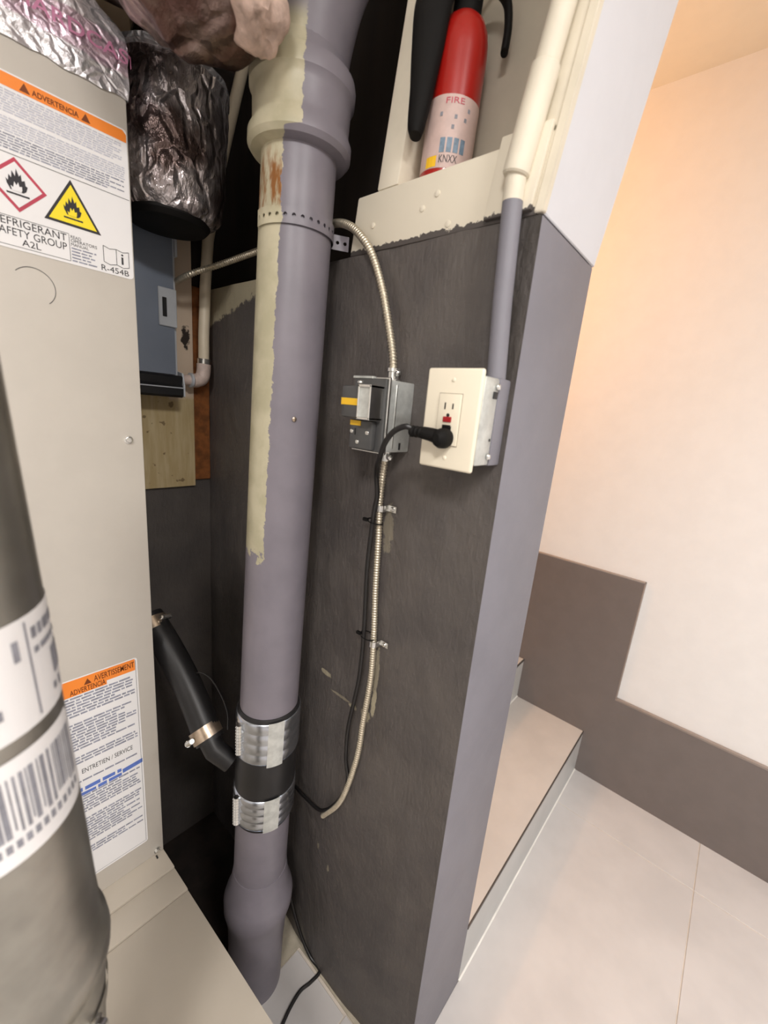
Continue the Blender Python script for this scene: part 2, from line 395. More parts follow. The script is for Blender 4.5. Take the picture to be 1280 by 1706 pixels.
# the grey half-height wall: rough left face with a bulge near the floor
def bulge(y, z):
    b = 0.020 * math.exp(-((y - .50) / .16) ** 2) * (1 / (1 + math.exp((z - .66) * 22)))
    b += 0.010 * math.exp(-((y - .52) / .10) ** 2 - ((z - .82) / .035) ** 2) * 0.5
    edge = min(1, max(0, (y - .27) / .06))
    n_ = 0.0035 * noise.noise(Vector((y * 9, z * 5, 3.1))) + 0.0018 * noise.noise(Vector((y * 26, z * 17, 7)))
    return (b + n_) * edge
wm = MB(); NY, NZ = 90, 150
Y0, Y1, ZT = 0.255, 1.12, 1.648
grid = [[None] * (NZ + 1) for _ in range(NY + 1)]
for i in range(NY + 1):
    for j in range(NZ + 1):
        y = Y0 + (Y1 - Y0) * i / NY; z = ZT * j / NZ
        grid[i][j] = wm.bm.verts.new((0.55 - bulge(y, z), y, z))
for i in range(NY):
    for j in range(NZ):
        wm.bm.faces.new((grid[i][j], grid[i + 1][j], grid[i + 1][j + 1], grid[i][j + 1]))
# top edge and back
tp = [wm.bm.verts.new((.745, Y0 + (Y1 - Y0) * i / NY, ZT)) for i in range(NY + 1)]
for i in range(NY): wm.bm.faces.new((grid[i][NZ], grid[i + 1][NZ], tp[i + 1], tp[i]))
wall = wm.build('wall_middle', m_wall, None, org=(.65, .6, 0), kind='structure', angle=80)
MB().box((.5505, .255, 0), (.765, .275, ZT + .002), .004, 2).build('end_face', m_wallend, wall)
MB().box((.745, .27, 0), (.765, 3.0, ZT)).build('stair_side', m_wall, wall)
# framing over it (leans a little)
MB().box((.548, .262, 1.648), (.655, .593, 1.735), .003, 2, shear).build('bottom_plate', m_plate, wall)
MB().box((.540, .268, 1.652), (.549, .333, 1.742), .002, 2, shear).build('plate_block', m_plate, wall)
MB().box((.548, .508, 1.735), (.650, .551, 2.44), .003, 2, shear).build('stud', m_cream, wall)
MB().box((.548, .262, 1.738), (.650, .293, 2.44), .003, 2, shear).build('stud', m_cream, wall)
MB().box((.650, .262, 1.70), (.662, .56, 2.44), fn=shear).build('drywall_back', m_drywall, wall)
MB().box((.556, .2545, 1.650), (.768, .268, 2.44), .0015, 1, shear).build('white_end_panel', m_endwhite, wall)
MB().box((.745, .262, 1.650), (.768, 3.0, 2.49), fn=shear).build('white_stair_panel', m_white, wall)
MB().box((.546, .2535, 1.650), (.557, .266, 2.44), .0015, 1, shear).build('corner_bead', m_cream, wall)
MB().box((.735, .55, 1.648), (.744, 1.24, 2.49), fn=shear).build('dark_void_backing', m_wood_shade, wall)  # added sheet; its dark colour stands in for the unlit void
for (y, z) in ((.425, 1.705), (.395, 1.662), (.448, 1.691), (.547, 1.687)):
    MB().lathe([(.0045, 0), (.0045, .0012), (.002, .002)], shear(Vector((.548, y, z))), (-1, 0, 0), 12).build('nail_head', m_cream, wall)
# back wall
bw = MB().box((-1.7, 1.11, 0), (.56, 1.16, 1.645)).build('wall_back', m_wall, None, False, kind='structure')
MB().box((-1.7, 1.112, 1.645), (.75, 1.16, 2.46)).build('dark_upper_boards', m_wood_shade, bw)
MB().box((.501, 1.102, 1.17), (.5495, 1.112, 1.648), .002, 1).build('exposed_brick_strip', m_rust, bw)
# stairwell
rw = MB().box((1.712, -3.1, 0), (1.76, 3.05, 2.6)).build('wall_right', m_white, None, False, kind='structure')
sk = MB().prism([(1.70, y, z) for y, z in ((-3.0, 0), (-3.0, .392), (.172, .392), (.176, .40), (.176, .876), (.91, .876), (.91, 1.36), (1.65, 1.36), (1.65, 1.85), (2.6, 1.85), (2.6, 0))], (.013, 0, 0)).build('trim_1', m_skirt, None, False, kind='structure')
MB().box((1.699, -3.0, .384), (1.713, .178, .3935), .002, 2).build('skirt_edge', m_skirt_lit_edge, sk)
MB().box((1.699, .1735, .3935), (1.713, .1785, .878), .002, 2).build('skirt_edge', m_skirt_lit_edge, sk)
MB().box((1.699, .1735, .872), (1.713, .91, .878), .002, 2).build('skirt_edge', m_skirt_lit_edge, sk)
st = MB()
st.prism([(.766, y, z) for y, z in [(.262, -.01)] + [p for n_ in range(8) for p in ((.262 + .289 * n_, .186 * (n_ + 0) + .0 + (.004 * n_)), (.262 + .289 * n_, .19 * (n_ + 1) - .010))] + [(2.9, 1.51), (2.9, -.01)]], (.933, 0, 0))
stairs = st.build('stairs', m_riser, None, False, kind='structure')
for n_ in range(8):
    y = .256 + .289 * n_; z = .19 * (n_ + 1)
    MB().box((.7665, y, z - .19 + .004), (1.6995, y + .008, z - .011), .0005, 1).build('riser', m_riser, stairs)
    MB().box((.7665, y + .002, z - .011), (1.6995, y + .289 + .006, z), .001, 1).build('tread', m_tread, stairs)
    MB().box((.7665, y - .001, z - .0095), (1.6995, y + .0022, z + .0006), .0004, 1).build('nosing_trim', m_trimline, stairs)
    MB().box((.7665, y - .004, z - .19), (1.6995, y + .003, z - .19 + .0035), .001, 1).build('caulk_bead', m_caulk, stairs)
MB().box((.74, 2.95, 0), (1.76, 3.0, 2.6)).build('wall_stairtop', m_white, None, False, kind='structure')
MB().box((.7, .16, 2.46), (1.76, 3.05, 2.5)).build('ceiling', m_ceil, None, False, kind='structure')
MB().box((-1.7, -3.1, 2.44), (1.76, .16, 2.5)).box((-1.7, .16, 2.44), (.7, 1.2, 2.5)).build('ceiling', m_ceil, None, False, kind='structure')
MB().box((-1.75, -3.1, 0), (-1.65, 1.2, 2.5)).build('wall_left', m_white, None, False, kind='structure')
MB().box((-1.75, -3.1, 0), (1.76, -3.0, 2.5)).build('wall_front', m_white, None, False, kind='structure')
# lamps of the place
for lx, ly, hw, lab in ((-.85, -.45, .18, 'square white ceiling light left of the closet front'), (-.05, -.95, .18, 'square white ceiling light before the closet opening'), (1.05, -1.35, .22, 'square white ceiling light over the tiled hall floor')):
    cl = thing('ceiling_light', lab, 'lamp', (lx, ly, 2.412), 'ceiling lights outside the picture')
    MB().box((lx - hw - .03, ly - hw - .03, 2.415), (lx + hw + .03, ly + hw + .03, 2.4395), .004, 2).build('housing', m_white, cl)
    MB().box((lx - hw, ly - hw, 2.412), (lx + hw, ly + hw, 2.4155)).build('diffuser', m_glow, cl)
sl = thing('stair_lamp', 'warm glass pendant lamp above the tiled stairs', 'lamp', (1.22, 1.256, 2.08))
MB().lathe([(.012, 0), (.012, .34), (.06, .345), (.06, .365)], (1.22, 1.256, 2.094)).build('lamp_base', m_white, sl)
MB().lathe([(.015, 0), (.04, .006), (.055, .02), (.05, .035), (.02, .04)], (1.22, 1.256, 2.078)).build('lamp_glass', m_glowwarm, sl)

# ------------------------------------------------------------------ furnace
FY = .824
fu = thing('furnace', 'tall beige sheet metal furnace cabinet with warning labels', 'furnace', (.02, .96, .35))
body = MB().box((-.25, FY, .350), (.286, 1.10, 1.828), .0025, 2).build('cabinet', m_cab, fu)
# foil-taped plenum on top
def wr(v, amp=.006, s=30):
    return v + Vector((noise.noise(v * s), noise.noise(v * s + Vector((9, 0, 0))), noise.noise(v * s + Vector((0, 7, 0))))) * amp
pm = MB(); prof = [(1.815, .2875, FY - .002), (1.84, .289, FY - .003), (1.87, .290, FY - .003), (1.895, .287, FY), (1.92, .262, FY + .012), (1.96, .228, FY + .035), (2.05, .215, FY + .045), (2.2, .21, FY + .05), (2.44, .21, FY + .05)]
rows = []
for z, x, y in prof:
    n_ = 60; row = [Vector((-.25 + (x + .25) * i / n_, y, z)) for i in range(n_ + 1)] + [Vector((x, y + (1.09 - y) * i / 20, z)) for i in range(1, 21)]
    rows.append(row)
fine = []
for a, b in zip(rows, rows[1:]):
    m_ = max(1, int((b[0].z - a[0].z) / .008))
    for q in range(m_): fine.append([p.lerp(r_, q / m_) for p, r_ in zip(a, b)])
fine.append(rows[-1])
vv = [[pm.bm.verts.new(wr(p, .0035, 42) if 0 < ri else p + Vector((0, 0, .004 * noise.noise(p * 40)))) for p in r_] for ri, r_ in enumerate(fine)]
for a, b in zip(vv, vv[1:]):
    for i in range(len(a) - 1): pm.bm.faces.new((a[i], a[i + 1], b[i + 1], b[i]))
ft = pm.build('foil_tape', m_foil, fu, angle=60)
ft['label'] = 'crinkled silver foil tape with pink lettering'
def on_foil(x0, z0, dx, dz):
    return lambda u, v: Vector((min(x0 + u, .2930), FY - .0078 + max(0, x0 + u - .2930), z0 + v))
text('HARDCAST', on_foil(.158, 1.857, 0, 0), .148, .017, m_pinkink, ft, 'lettering', .012)
# label helpers on the front face
def F(layer): return lambda x, z: Vector((x, FY - .0006 - .0003 * layer, z))
def at(x0, z0, layer): return lambda u, v: Vector((x0 + u, FY - .0006 - .0003 * layer, z0 + v))
def rpoly(k, x0, z0, x1, z1, r, layer, n=5):
    pts = []
    for cx_, cz_, a0 in ((x1 - r, z1 - r, 0), (x0 + r, z1 - r, 90), (x0 + r, z0 + r, 180), (x1 - r, z0 + r, 270)):
        for i in range(n + 1):
            a = math.radians(a0 + 90 * i / n); pts.append(F(layer)(cx_ + r * math.cos(a), cz_ + r * math.sin(a)))
    k.poly(pts); return k
def frame_line(k, pts, wd, layer):
    for (xa, za), (xb, zb) in zip(pts, pts[1:]):
        d = Vector((xb - xa, zb - za)); nrm = Vector((-d.y, d.x)).normalized() * wd / 2
        k.poly([F(layer)(xa + nrm.x, za + nrm.y), F(layer)(xb + nrm.x, zb + nrm.y), F(layer)(xb - nrm.x, zb - nrm.y), F(layer)(xa - nrm.x, za - nrm.y)])
    return k
FL = [(-.28, -.36), (-.40, -.12), (-.43, .10), (-.34, .02), (-.30, .30), (-.20, .18), (-.16, .52), (-.04, .30), (.02, .66), (.12, .34), (.20, .46), (.22, .16), (.34, .22), (.36, 0), (.44, -.04), (.36, -.28), (.24, -.38)]
FI = [(-.22, -.38), (-.26, -.18), (-.16, -.24), (-.10, .04), (-.02, -.10), (.06, .06), (.10, -.14), (.20, -.10), (.20, -.26), (.16, -.38)]
def flame(x, z, s, bg, layer, parent):
    MB().poly([F(layer)(x + a * s, z + b * s) for a, b in FL]).build('flame_symbol', m_ink, parent, False)
    MB().poly([F(layer + 1)(x + a * s, z + b * s) for a, b in FI]).build('flame_core', bg, parent, False)
    MB().poly([F(layer)(x + a * s, z + b * s) for a, b in ((-.45, -.56), (.48, -.56), (.48, -.48), (-.45, -.48))]).build('flame_bar', m_ink, parent, False)
lb = rpoly(MB(), .045, 1.5685, .2835, 1.7765, .006, 0).build('warning_label', m_label, fu, False)
lb['label'] = 'white label with orange band and flame symbols'
MB().poly([F(1)(x, z) for x, z in ((.047, 1.7595), (.2825, 1.7595), (.2825, 1.770), (.278, 1.7745), (.047, 1.7745))]).build('orange_band', m_orange, lb, False)
text('ADVERTENCIA', at(.170, 1.7625, 2), .052, .0068, m_brownink, lb, bold=.02)
for tx in (.1625, .2305):
    MB().poly([F(2)(tx - .0055, 1.762), F(2)(tx + .0055, 1.762), F(2)(tx, 1.772)]).build('alert_triangle', m_brownink, lb, False)
rows = [(.05, .275 - .012 * (i % 3 == 2), 1.7545 - .0030 * i, .0028) for i in range(9)] + [(.05, .278, 1.7235 - .003 * i, .0027) for i in range(6)]
fineprint(rows, m_paleink, lb, F(1))
rows = [(.05, .276 - .02 * (i % 2), 1.7045 - .0032 * i, .0028) for i in range(6)]
fineprint(rows, m_greyink, lb, F(1))
frame_line(MB(), [(.047, 1.6845), (.2825, 1.6825)], .0007, 1).build('rule_line', m_ink, lb, False)
# red diamond with flame
for layer, s, m_ in ((1, .0325, m_redprint), (2, .0272, m_label)):
    MB().poly([F(layer)(.144 + a * s, 1.649 + b * s) for a, b in ((-1, 0), (0, -1), (1, 0), (0, 1))]).build('diamond_sign', m_, lb, False)
flame(.144, 1.651, .026, m_label, 3, lb)
for layer, pts, m_ in ((1, ((.171, 1.6195), (.2405, 1.6195), (.2055, 1.680)), m_ink), (2, ((.1765, 1.6228), (.235, 1.6228), (.2055, 1.6735)), m_yellow)):
    MB().poly([F(layer)(a, b) for a, b in pts]).build('triangle_sign', m_, lb, False)
flame(.2055, 1.6425, .025, m_yellow, 3, lb)
# refrigerant box
frame_line(MB(), [(.05, 1.6085), (.1985, 1.6085), (.1985, 1.5725), (.05, 1.5725)], .0006, 1).build('rule_line', m_ink, lb, False)
text('REFRIGERANT', at(.1150, 1.5975, 1), .0805, .0095, m_ink, lb)
text('SAFETY GROUP', at(.1150, 1.5855, 1), .0800, .0095, m_ink, lb)
text('A2L', at(.143, 1.5755, 1), .021, .0082, m_ink, lb)
text('READ', at(.2005, 1.6035, 1), .013, .0040, m_ink, lb); text('OPERATORS', at(.2005, 1.5985, 1), .033, .0042, m_ink, lb); text('MANUAL', at(.2005, 1.5935, 1), .022, .0040, m_ink, lb)
fineprint([(.2005, .232 - .006 * (i % 2), 1.5895 - .0042 * i, .0034) for i in range(5)], m_greyink, lb, F(1))
frame_line(MB(), [(.242, 1.607), (.2505, 1.6045), (.2598, 1.6065), (.269, 1.6045), (.2775, 1.607), (.2775, 1.5845), (.269, 1.582), (.2598, 1.5845), (.2505, 1.582), (.242, 1.5845), (.242, 1.607)], .0008, 1).build('booklet_symbol', m_ink, lb, False)
frame_line(MB(), [(.2598, 1.6065), (.2598, 1.5845)], .0008, 1).build('booklet_fold', m_ink, lb, False)
text('i', at(.2665, 1.587, 1), .0032, .0150, m_ink, lb, bold=.01)
text('R-454B', at(.238, 1.5715, 1), .0385, .0082, m_ink, lb)
# knockout arc
k = MB(); n_ = 30
for i in range(n_):
    a0, a1 = math.radians(140 - 190 * i / n_), math.radians(140 - 190 * (i + 1) / n_)
    c_ = (.1515, 1.5255); r0, r1 = .0245, .0253
    k.poly([F(0)(c_[0] + r0 * math.cos(a0), c_[1] + r0 * math.sin(a0)), F(0)(c_[0] + r1 * math.cos(a0), c_[1] + r1 * math.sin(a0)), F(0)(c_[0] + r1 * math.cos(a1), c_[1] + r1 * math.sin(a1)), F(0)(c_[0] + r0 * math.cos(a1), c_[1] + r0 * math.sin(a1))])
k.build('knockout_groove', m_darkdev, fu, False)
hexbolt((.2615, FY, 1.3075), (0, -1, 0), .0052, m_steel, fu)
hexbolt((.2715, FY, .362), (0, -1, 0), .0055, m_steel, fu)
MB().box((.2665, FY - .012, .338), (.2695, FY - .004, .352)).build('tab', m_darkgap, fu)
# lower label
lb2 = rpoly(MB(), .118, .407, .2540, .8775, .006, 0).build('instruction_label', m_label, fu, False)
lb2['label'] = 'tall white label of fine print with orange heading'
MB().poly([F(1)(x, z) for x, z in ((.1195, .842), (.200, .842), (.200, .850), (.2495, .850), (.2495, .875), (.1195, .875))]).build('orange_band', m_orange, lb2, False)
text('AVERTISSEMENT', at(.180, .8575, 2), .068, .0125, m_brownink, lb2, bold=.01)
text('ADVERTENCIA', at(.142, .8440, 2), .056, .0110, m_brownink, lb2, bold=.01)
MB().poly([F(2)(.164, .8575), F(2)(.176, .8575), F(2)(.170, .869)]).build('alert_triangle', m_brownink, lb2, False)
rows = []; z = .836
i = 0
while z > .47:
    blk = i % 11
    if blk in (7,): z -= .006
    elif not (.655 < z < .690) and not (.618 < z < .640): rows.append((.128, .2465 - random.choice((0, .004, .02, .035)), z, .0046))
    z -= .0062; i += 1
fineprint(rows, m_greyink, lb2, F(1), lh=.8)
text('ENTRETIEN / SERVICE', at(.148, .668, 1), .088, .0105, m_ink, lb2)
MB().poly([F(1)(x, z) for x, z in ((.215, .6215), (.2525, .6245), (.2525, .6345), (.215, .6315))]).build('blue_bar', m_blueprint, lb2, False)
fineprint([(.128, .213, .628, .009), (.128, .213, .618, .008)], m_blueprint, lb2, F(1), lh=.9)
frame_line(MB(), [(.2505, .872), (.2505, .412), (.12, .412)], .0006, 1).build('rule_line', m_ink, lb2, False)
# cabinet base it stands on
bc = thing('base_cabinet', 'low taupe metal base cabinet under the furnace', 'cabinet', (0, .5, 0))
def ex(y): return .2855 + (.824 - y) * .036
def slab(y0, y1, z0, z1, m_, name):
    k = MB().box((-.55, y0, z0), (.30, y1, z1), .002, 2)
    k.apply(lambda v: Vector((ex(v.y) if v.x > 0 and v.x > .29 else v.x, v.y, v.z))); return k.build(name, m_, bc)
slab(.14, .7065, 0, .3415, m_cab2, 'top_panel')
slab(.7072, .7690, 0, .3452, m_cab2, 'flange')
slab(.7697, 1.10, 0, .3495, m_cab2, 'flange')

# ------------------------------------------------------------------ foreground steel canister
ca = thing('metal_canister', 'grey steel canister with barcode stickers on the base cabinet', 'canister', (.02, .405, .3416))
def ccx(z): return (-.016 + (1.41 - z) * .044 if z > .87 else .008 + (.87 - z) * .01)
prof = [(.0, .3418), (.060, .342), (.060, .70), (.062, .74), (.066, .80), (.0695, .835)]
prof2 = [(.0700, .845), (.0735, .850), (.0745, .862), (.0735, .874), (.0695, .880), (.0688, .92), (.0690, 1.05), (.0680, 1.25), (.0670, 1.42), (.0668, 1.47), (.060, 1.50), (.03, 1.515), (0, 1.517)]
k = MB(); allp = []
P_ = prof + prof2
for (ra, za), (rb, zb) in zip(P_, P_[1:]):
    m_ = max(1, int((zb - za) / .03))
    for q in range(m_): allp.append((ra + (rb - ra) * q / m_, za + (zb - za) * q / m_))
allp.append(P_[-1])
k.tube_prof([(Vector((ccx(z), .405, z)), r) for r, z in allp], Vector((0, 0, 1)), 72)
k.build('shell', m_can, ca)
def rad(z):
    for (ra, za), (rb, zb) in zip(P_, P_[1:]):
        if za <= z <= zb and zb > za: return ra + (rb - ra) * (z - za) / (zb - za)
    return .069
def onc(deg, z, e):
    a = math.radians(deg); r = rad(z) + e; return Vector((ccx(z) + r * math.cos(a), .405 + r * math.sin(a), z))
def wrap(k, d0, d1, z0, z1, e, cr=0.0, n=24, thick=0):
    R_ = .069
    for i in range(n):
        a, b = d0 + (d1 - d0) * i / n, d0 + (d1 - d0) * (i + 1) / n
        def ins(d):
            if not cr: return 0
            dd = min(abs(d - d0), abs(d - d1)) * PI / 180 * R_
            return cr - math.sqrt(max(0, cr * cr - (cr - dd) ** 2)) if dd < cr else 0
        ia, ib = ins(a), ins(b)
        k.poly([onc(a, z0 + ia, e), onc(b, z0 + ib, e), onc(b, z1 - ib, e), onc(a, z1 - ia, e)])
    bmesh.ops.remove_doubles(k.bm, verts=k.bm.verts, dist=1e-6)
    return k
s1 = wrap(MB(), -175, 14, 1.150, 1.236, .0006, .004).build('sticker', m_label, ca, angle=80); s1['label'] = 'upper white sticker with printed columns'
s2 = wrap(MB(), -165, -17, 1.048, 1.137, .0006, .008, 60).build('sticker', m_label, ca, angle=80); s2['label'] = 'lower white barcode sticker'
k = MB(); d = -22.0
while d > -150:
    wd = random.choice((1.0, 1.4, 2.2, 3.0)); wrap(k, d - wd, d, 1.074 + (.004 if int(d) % 2 else 0), 1.124, .0010, 0, 2); d -= wd + random.choice((.9, 1.3, 2.0))
k.build('barcode', m_barink, s2, angle=80)
k = MB(); d = -24.0
while d > -150:
    wrap(k, d - 3.2, d, 1.062, 1.0695, .0010, 0, 2); d -= 5.2
k.build('barcode_digits', m_barink, s2, angle=80)
k = MB(); wrap(k, -46.5, -45, 1.155, 1.232, .0010, 0, 2); k.build('rule_line', m_barink, s1, angle=80)
for r_, (z0, z1, dd) in enumerate(((1.216, 1.225, (-42, -36, -30, -26, -20, -16)), (1.204, 1.209, (-42, -36, -32, -28, -22, -14)))):
    for a in dd: wrap(MB(), a, a + 4.2, z0, z1, .0010, 0, 2).build('printed_mark', m_barink, s1, angle=80)
for a, b, z0, z1 in ((-26, -4, 1.174, 1.197), (-30, -26, 1.162, 1.168), (-22, -18, 1.160, 1.168), (-56, -52, 1.206, 1.222), (-72, -67, 1.170, 1.178)):
    wrap(MB(), a, b, z0, z1, .0010, 0, 5).build('printed_mark', m_barink, s1, angle=80)

bn = wrap(MB(), -179, 180, .780, .800, .0018, 0, 60).build('clamp_band', m_can, ca, angle=80)
a_ = math.radians(-50); hexbolt(onc(-50, .790, .001), (math.cos(a_), math.sin(a_), 0), .007, m_steel, ca, h=.012)
a_ = math.radians(-52); MB().box((-.004, -.010, -.011), (.004, .010, .011), .002).apply(lambda v: onc(-62, .790, .004) + Vector((v.x * math.cos(a_) - v.y * math.sin(a_), v.x * math.sin(a_) + v.y * math.cos(a_), v.z))).build('lug', m_steel, ca)

# ------------------------------------------------------------------ drain pipe
def pcx(z): return .425 + .0304 * (z - .35)
PY = .636
dp = thing('drain_pipe', 'thick grey drain pipe with peeling cream stripe by the wall', 'pipe', (.418, PY, 0))
def plathe(prof, name, m_, parent=dp, seg=48):
    return MB().tube_prof([(Vector((pcx(z), PY, z)), r) for r, z in prof], Vector((0, 0, 1)), seg).build(name, m_, parent)
def dense(prof, st=.02):
    out = []
    for (ra, za), (rb, zb) in zip(prof, prof[1:]):
        m_ = max(1, int((zb - za) / st))
        for q in range(m_): out.append((ra + (rb - ra) * q / m_, za + (zb - za) * q / m_))
    return out + [prof[-1]]
plathe(dense([(.0585, .635), (.0585, 1.775)]), 'upper_pipe', m_pipe)
plathe(dense([(.0585, .30), (.0585, .66)]), 'lower_pipe', m_pipe)
plathe([(.064, .0), (.064, .13), (.067, .20), (.073, .235), (.077, .250), (.078, .275), (.074, .292), (.065, .315), (.0595, .36)], 'base_hub', m_pipe)
plathe([(.059, 1.766), (.074, 1.769), (.0795, 1.776), (.0795, 1.790), (.0745, 1.800), (.0735, 1.808), (.0745, 1.836), (.0755, 1.844), (.0795, 1.849), (.0800, 1.864), (.078, 1.872), (.068, 1.879), (.064, 1.90)], 'hub', m_pipe)
path = smoothpath([(pcx(1.87), PY, 1.87), (pcx(1.9) + .004, PY - .006, 1.93), (.487, PY - .022, 2.0), (.515, PY - .045, 2.08), (.56, PY - .08, 2.2), (.60, PY - .1, 2.32), (.60, PY - .1, 2.43)], 6)
MB().tube(path, .064, 40).build('elbow', m_pipe, dp)
cpl = plathe([(.060, .515), (.0625, .520), (.0632, .58), (.0632, .70), (.0625, .785), (.060, .79)], 'rubber_coupling', m_rubber)
cpl['label'] = 'black rubber coupling sleeve'
for z0, z1 in ((.688, .782), (.525, .598)):
    prof = [(.0632, z0), (.0648, z0 + .001)]
    nb = 4; 
    for i in range(nb):
        za = z0 + (z1 - z0) * i / nb; zb = z0 + (z1 - z0) * (i + 1) / nb
        prof += [(.0645, za + .001), (.0656, za + .004), (.0656, zb - .004), (.0645, zb - .001)]
    prof += [(.0632, z1)]
    b_ = plathe(prof, 'clamp_band', m_clampsteel)
    # worm screw housing on the far left side, buckle plate on the front
    zc = (z0 + z1) / 2; d_ = Vector((-.93, -.02, 0)).normalized()
    base = Vector((pcx(zc), PY, zc)) + d_ * .068
    MB().tube([base + Vector((0, 0, -.035 + .0035 * i)) for i in range(21)], [.0062 + (.0016 if i % 2 else -.0006) for i in range(21)], 12).build('worm_screw', m_steel, b_)
    k = MB(); fa = math.atan2(-.80, -.58 + .28)
    for i in range(4):
        a0, a1 = fa + (i - 2) * .12, fa + (i - 1) * .12
        q = lambda a, z, r: Vector((pcx(z) + r * math.cos(a), PY + r * math.sin(a), z))
        k.poly([q(a0, z0 - .004, .0665), q(a1, z0 - .004, .0665), q(a1, z1 + .004, .0665), q(a0, z1 + .004, .0665)])
    bmesh.ops.remove_doubles(k.bm, verts=k.bm.verts, dist=1e-6)
    k.build('buckle_plate', m_galv, b_, angle=80)
MB().lathe([(.004, 0), (.004, .0012), (.002, .0025)], Vector((pcx(1.37) - .012, PY, 1.37)) + Vector((-.18, -.98, 0)).normalized() * .0572, (-.18, -.98, 0), 12).build('rivet', m_brass, dp)
# perforated strap
stp = MB()
def strap_pt(s):
    """s metres along: arc round the pipe front from the left, then straight to the wall"""
    r = .0615; a0 = math.radians(165); L1 = r * math.radians(165 - (-75) + 0) if False else r * math.radians(175)
    c_ = Vector((pcx(1.668), PY))
    if s <= L1:
        a = a0 + s / r; p = c_ + Vector((math.cos(a), math.sin(a))) * r; nrm = Vector((math.cos(a), math.sin(a)))
    else:
        a = a0 + L1 / r; p0 = c_ + Vector((math.cos(a), math.sin(a))) * r; e = Vector((.5485, .598)); d = (e - p0); Ls = d.length
        t = (s - L1) / Ls; p = p0 + d * t; nrm = Vector((d.y, -d.x)).normalized()
    return p, nrm
r = .0615; L1 = r * math.radians(175); a = math.radians(340); p0 = Vector((pcx(1.668), PY)) + Vector((math.cos(a), math.sin(a))) * r
Ltot = L1 + (Vector((.5485, .598)) - p0).length
cell = .0125; nc = int(Ltot / cell); cell = Ltot / nc; hh = .0115
for i in range(nc):
    s0 = i * cell; out = []; inn = []
    for q in range(8):
        ang = PI / 4 * q + PI / 4; 
        sx, sy = ((1, 1), (0, 1), (-1, 1), (-1, 0), (-1, -1), (0, -1), (1, -1), (1, 0))[q]
        for lst, kx, ky in ((out, sx * cell / 2, sy * hh), (inn, math.cos(ang) * .0030, math.sin(ang) * .0030)):
            p, nrm = strap_pt(s0 + cell / 2 + kx); lst.append((p, nrm, 1.668 + ky))
    va = [stp.bm.verts.new((p.x + n_.x * .0006, p.y + n_.y * .0006, z)) for p, n_, z in out]; vb = [stp.bm.verts.new((p.x + n_.x * .0006, p.y + n_.y * .0006, z)) for p, n_, z in inn]
    wa = [stp.bm.verts.new((p.x - n_.x * .0006, p.y - n_.y * .0006, z)) for p, n_, z in out]; wb = [stp.bm.verts.new((p.x - n_.x * .0006, p.y - n_.y * .0006, z)) for p, n_, z in inn]
    for q in range(8):
        z2 = (q + 1) % 8
        stp.bm.faces.new((va[q], va[z2], vb[z2], vb[q])); stp.bm.faces.new((wa[q], wb[q], wb[z2], wa[z2])); stp.bm.faces.new((vb[q], vb[z2], wb[z2], wb[q]))
        if q in (0, 1, 4, 5): stp.bm.faces.new((va[q], wa[q], wa[z2], va[z2]))
bmesh.ops.remove_doubles(stp.bm, verts=stp.bm.verts, dist=1e-5)
tag(stp.build('pipe_strap', m_pipe, None, angle=50), 'perforated metal hanger strap holding the thick drain pipe to the wall', 'strap')

# side hose into the coupling
hs = thing('drain_hose', 'short black rubber hose with two clamps beside the furnace', 'hose', (.31, .73, .66))
h0, h1 = Vector((.3165, .930, .900)), Vector((.3490, .715, .690)); hd = (h1 - h0).normalized()
hp = [h0 + (h1 - h0) * (i / 20) + Vector((.006 * math.sin(PI * i / 20), 0, .008 * math.sin(PI * i / 20))) for i in range(21)]
MB().tube(hp, .0290, 28).build('hose', m_rubber, hs)
MB().tube([h1 - hd * .005, h1 + hd * .02, Vector((.372, .672, .650))], [.022, .022, .020], 20).build('spigot', m_rubber, hs)
for c_, nm, r_ in ((h0 + hd * .022, 'hose_clamp', .0312), (h1 - hd * .02, 'hose_clamp', .0312)):
    wdt = .026
    b_ = MB().lathe([(r_ - .003, -wdt / 2), (r_, -wdt / 2), (r_, wdt / 2), (r_ - .003, wdt / 2)], c_, hd, 32).build(nm, m_brass, hs)
    sd = Vector((-.5, -.55, -.55)); sd = (sd - hd * sd.dot(hd)).normalized() if c_.z < .85 else Vector((.5, -.6, .3))
    sd = (sd - hd * sd.dot(hd)).normalized(); tg = hd.cross(sd)
    bc_ = c_ + sd * (r_ + .004)
    MB().tube([bc_ - tg * .014 + tg * .002 * i for i in range(15)], [.005 + (.001 if i % 2 else 0) for i in range(15)], 10).build('worm_screw', m_steel, b_)
    hexbolt(bc_ + tg * .014, tg, .0048, m_steel, b_, 'screw_head')
k = MB().tube(smoothpath([(.352, .80, .80), (.362, .785, .812), (.376, .765, .800), (.388, .745, .765), (.392, .725, .73), (.385, .71, .70)], 8), .0022, 8)
tag(k.build('thin_cable', m_cord, None), 'thin black looped cable behind the black rubber hose', 'cable')

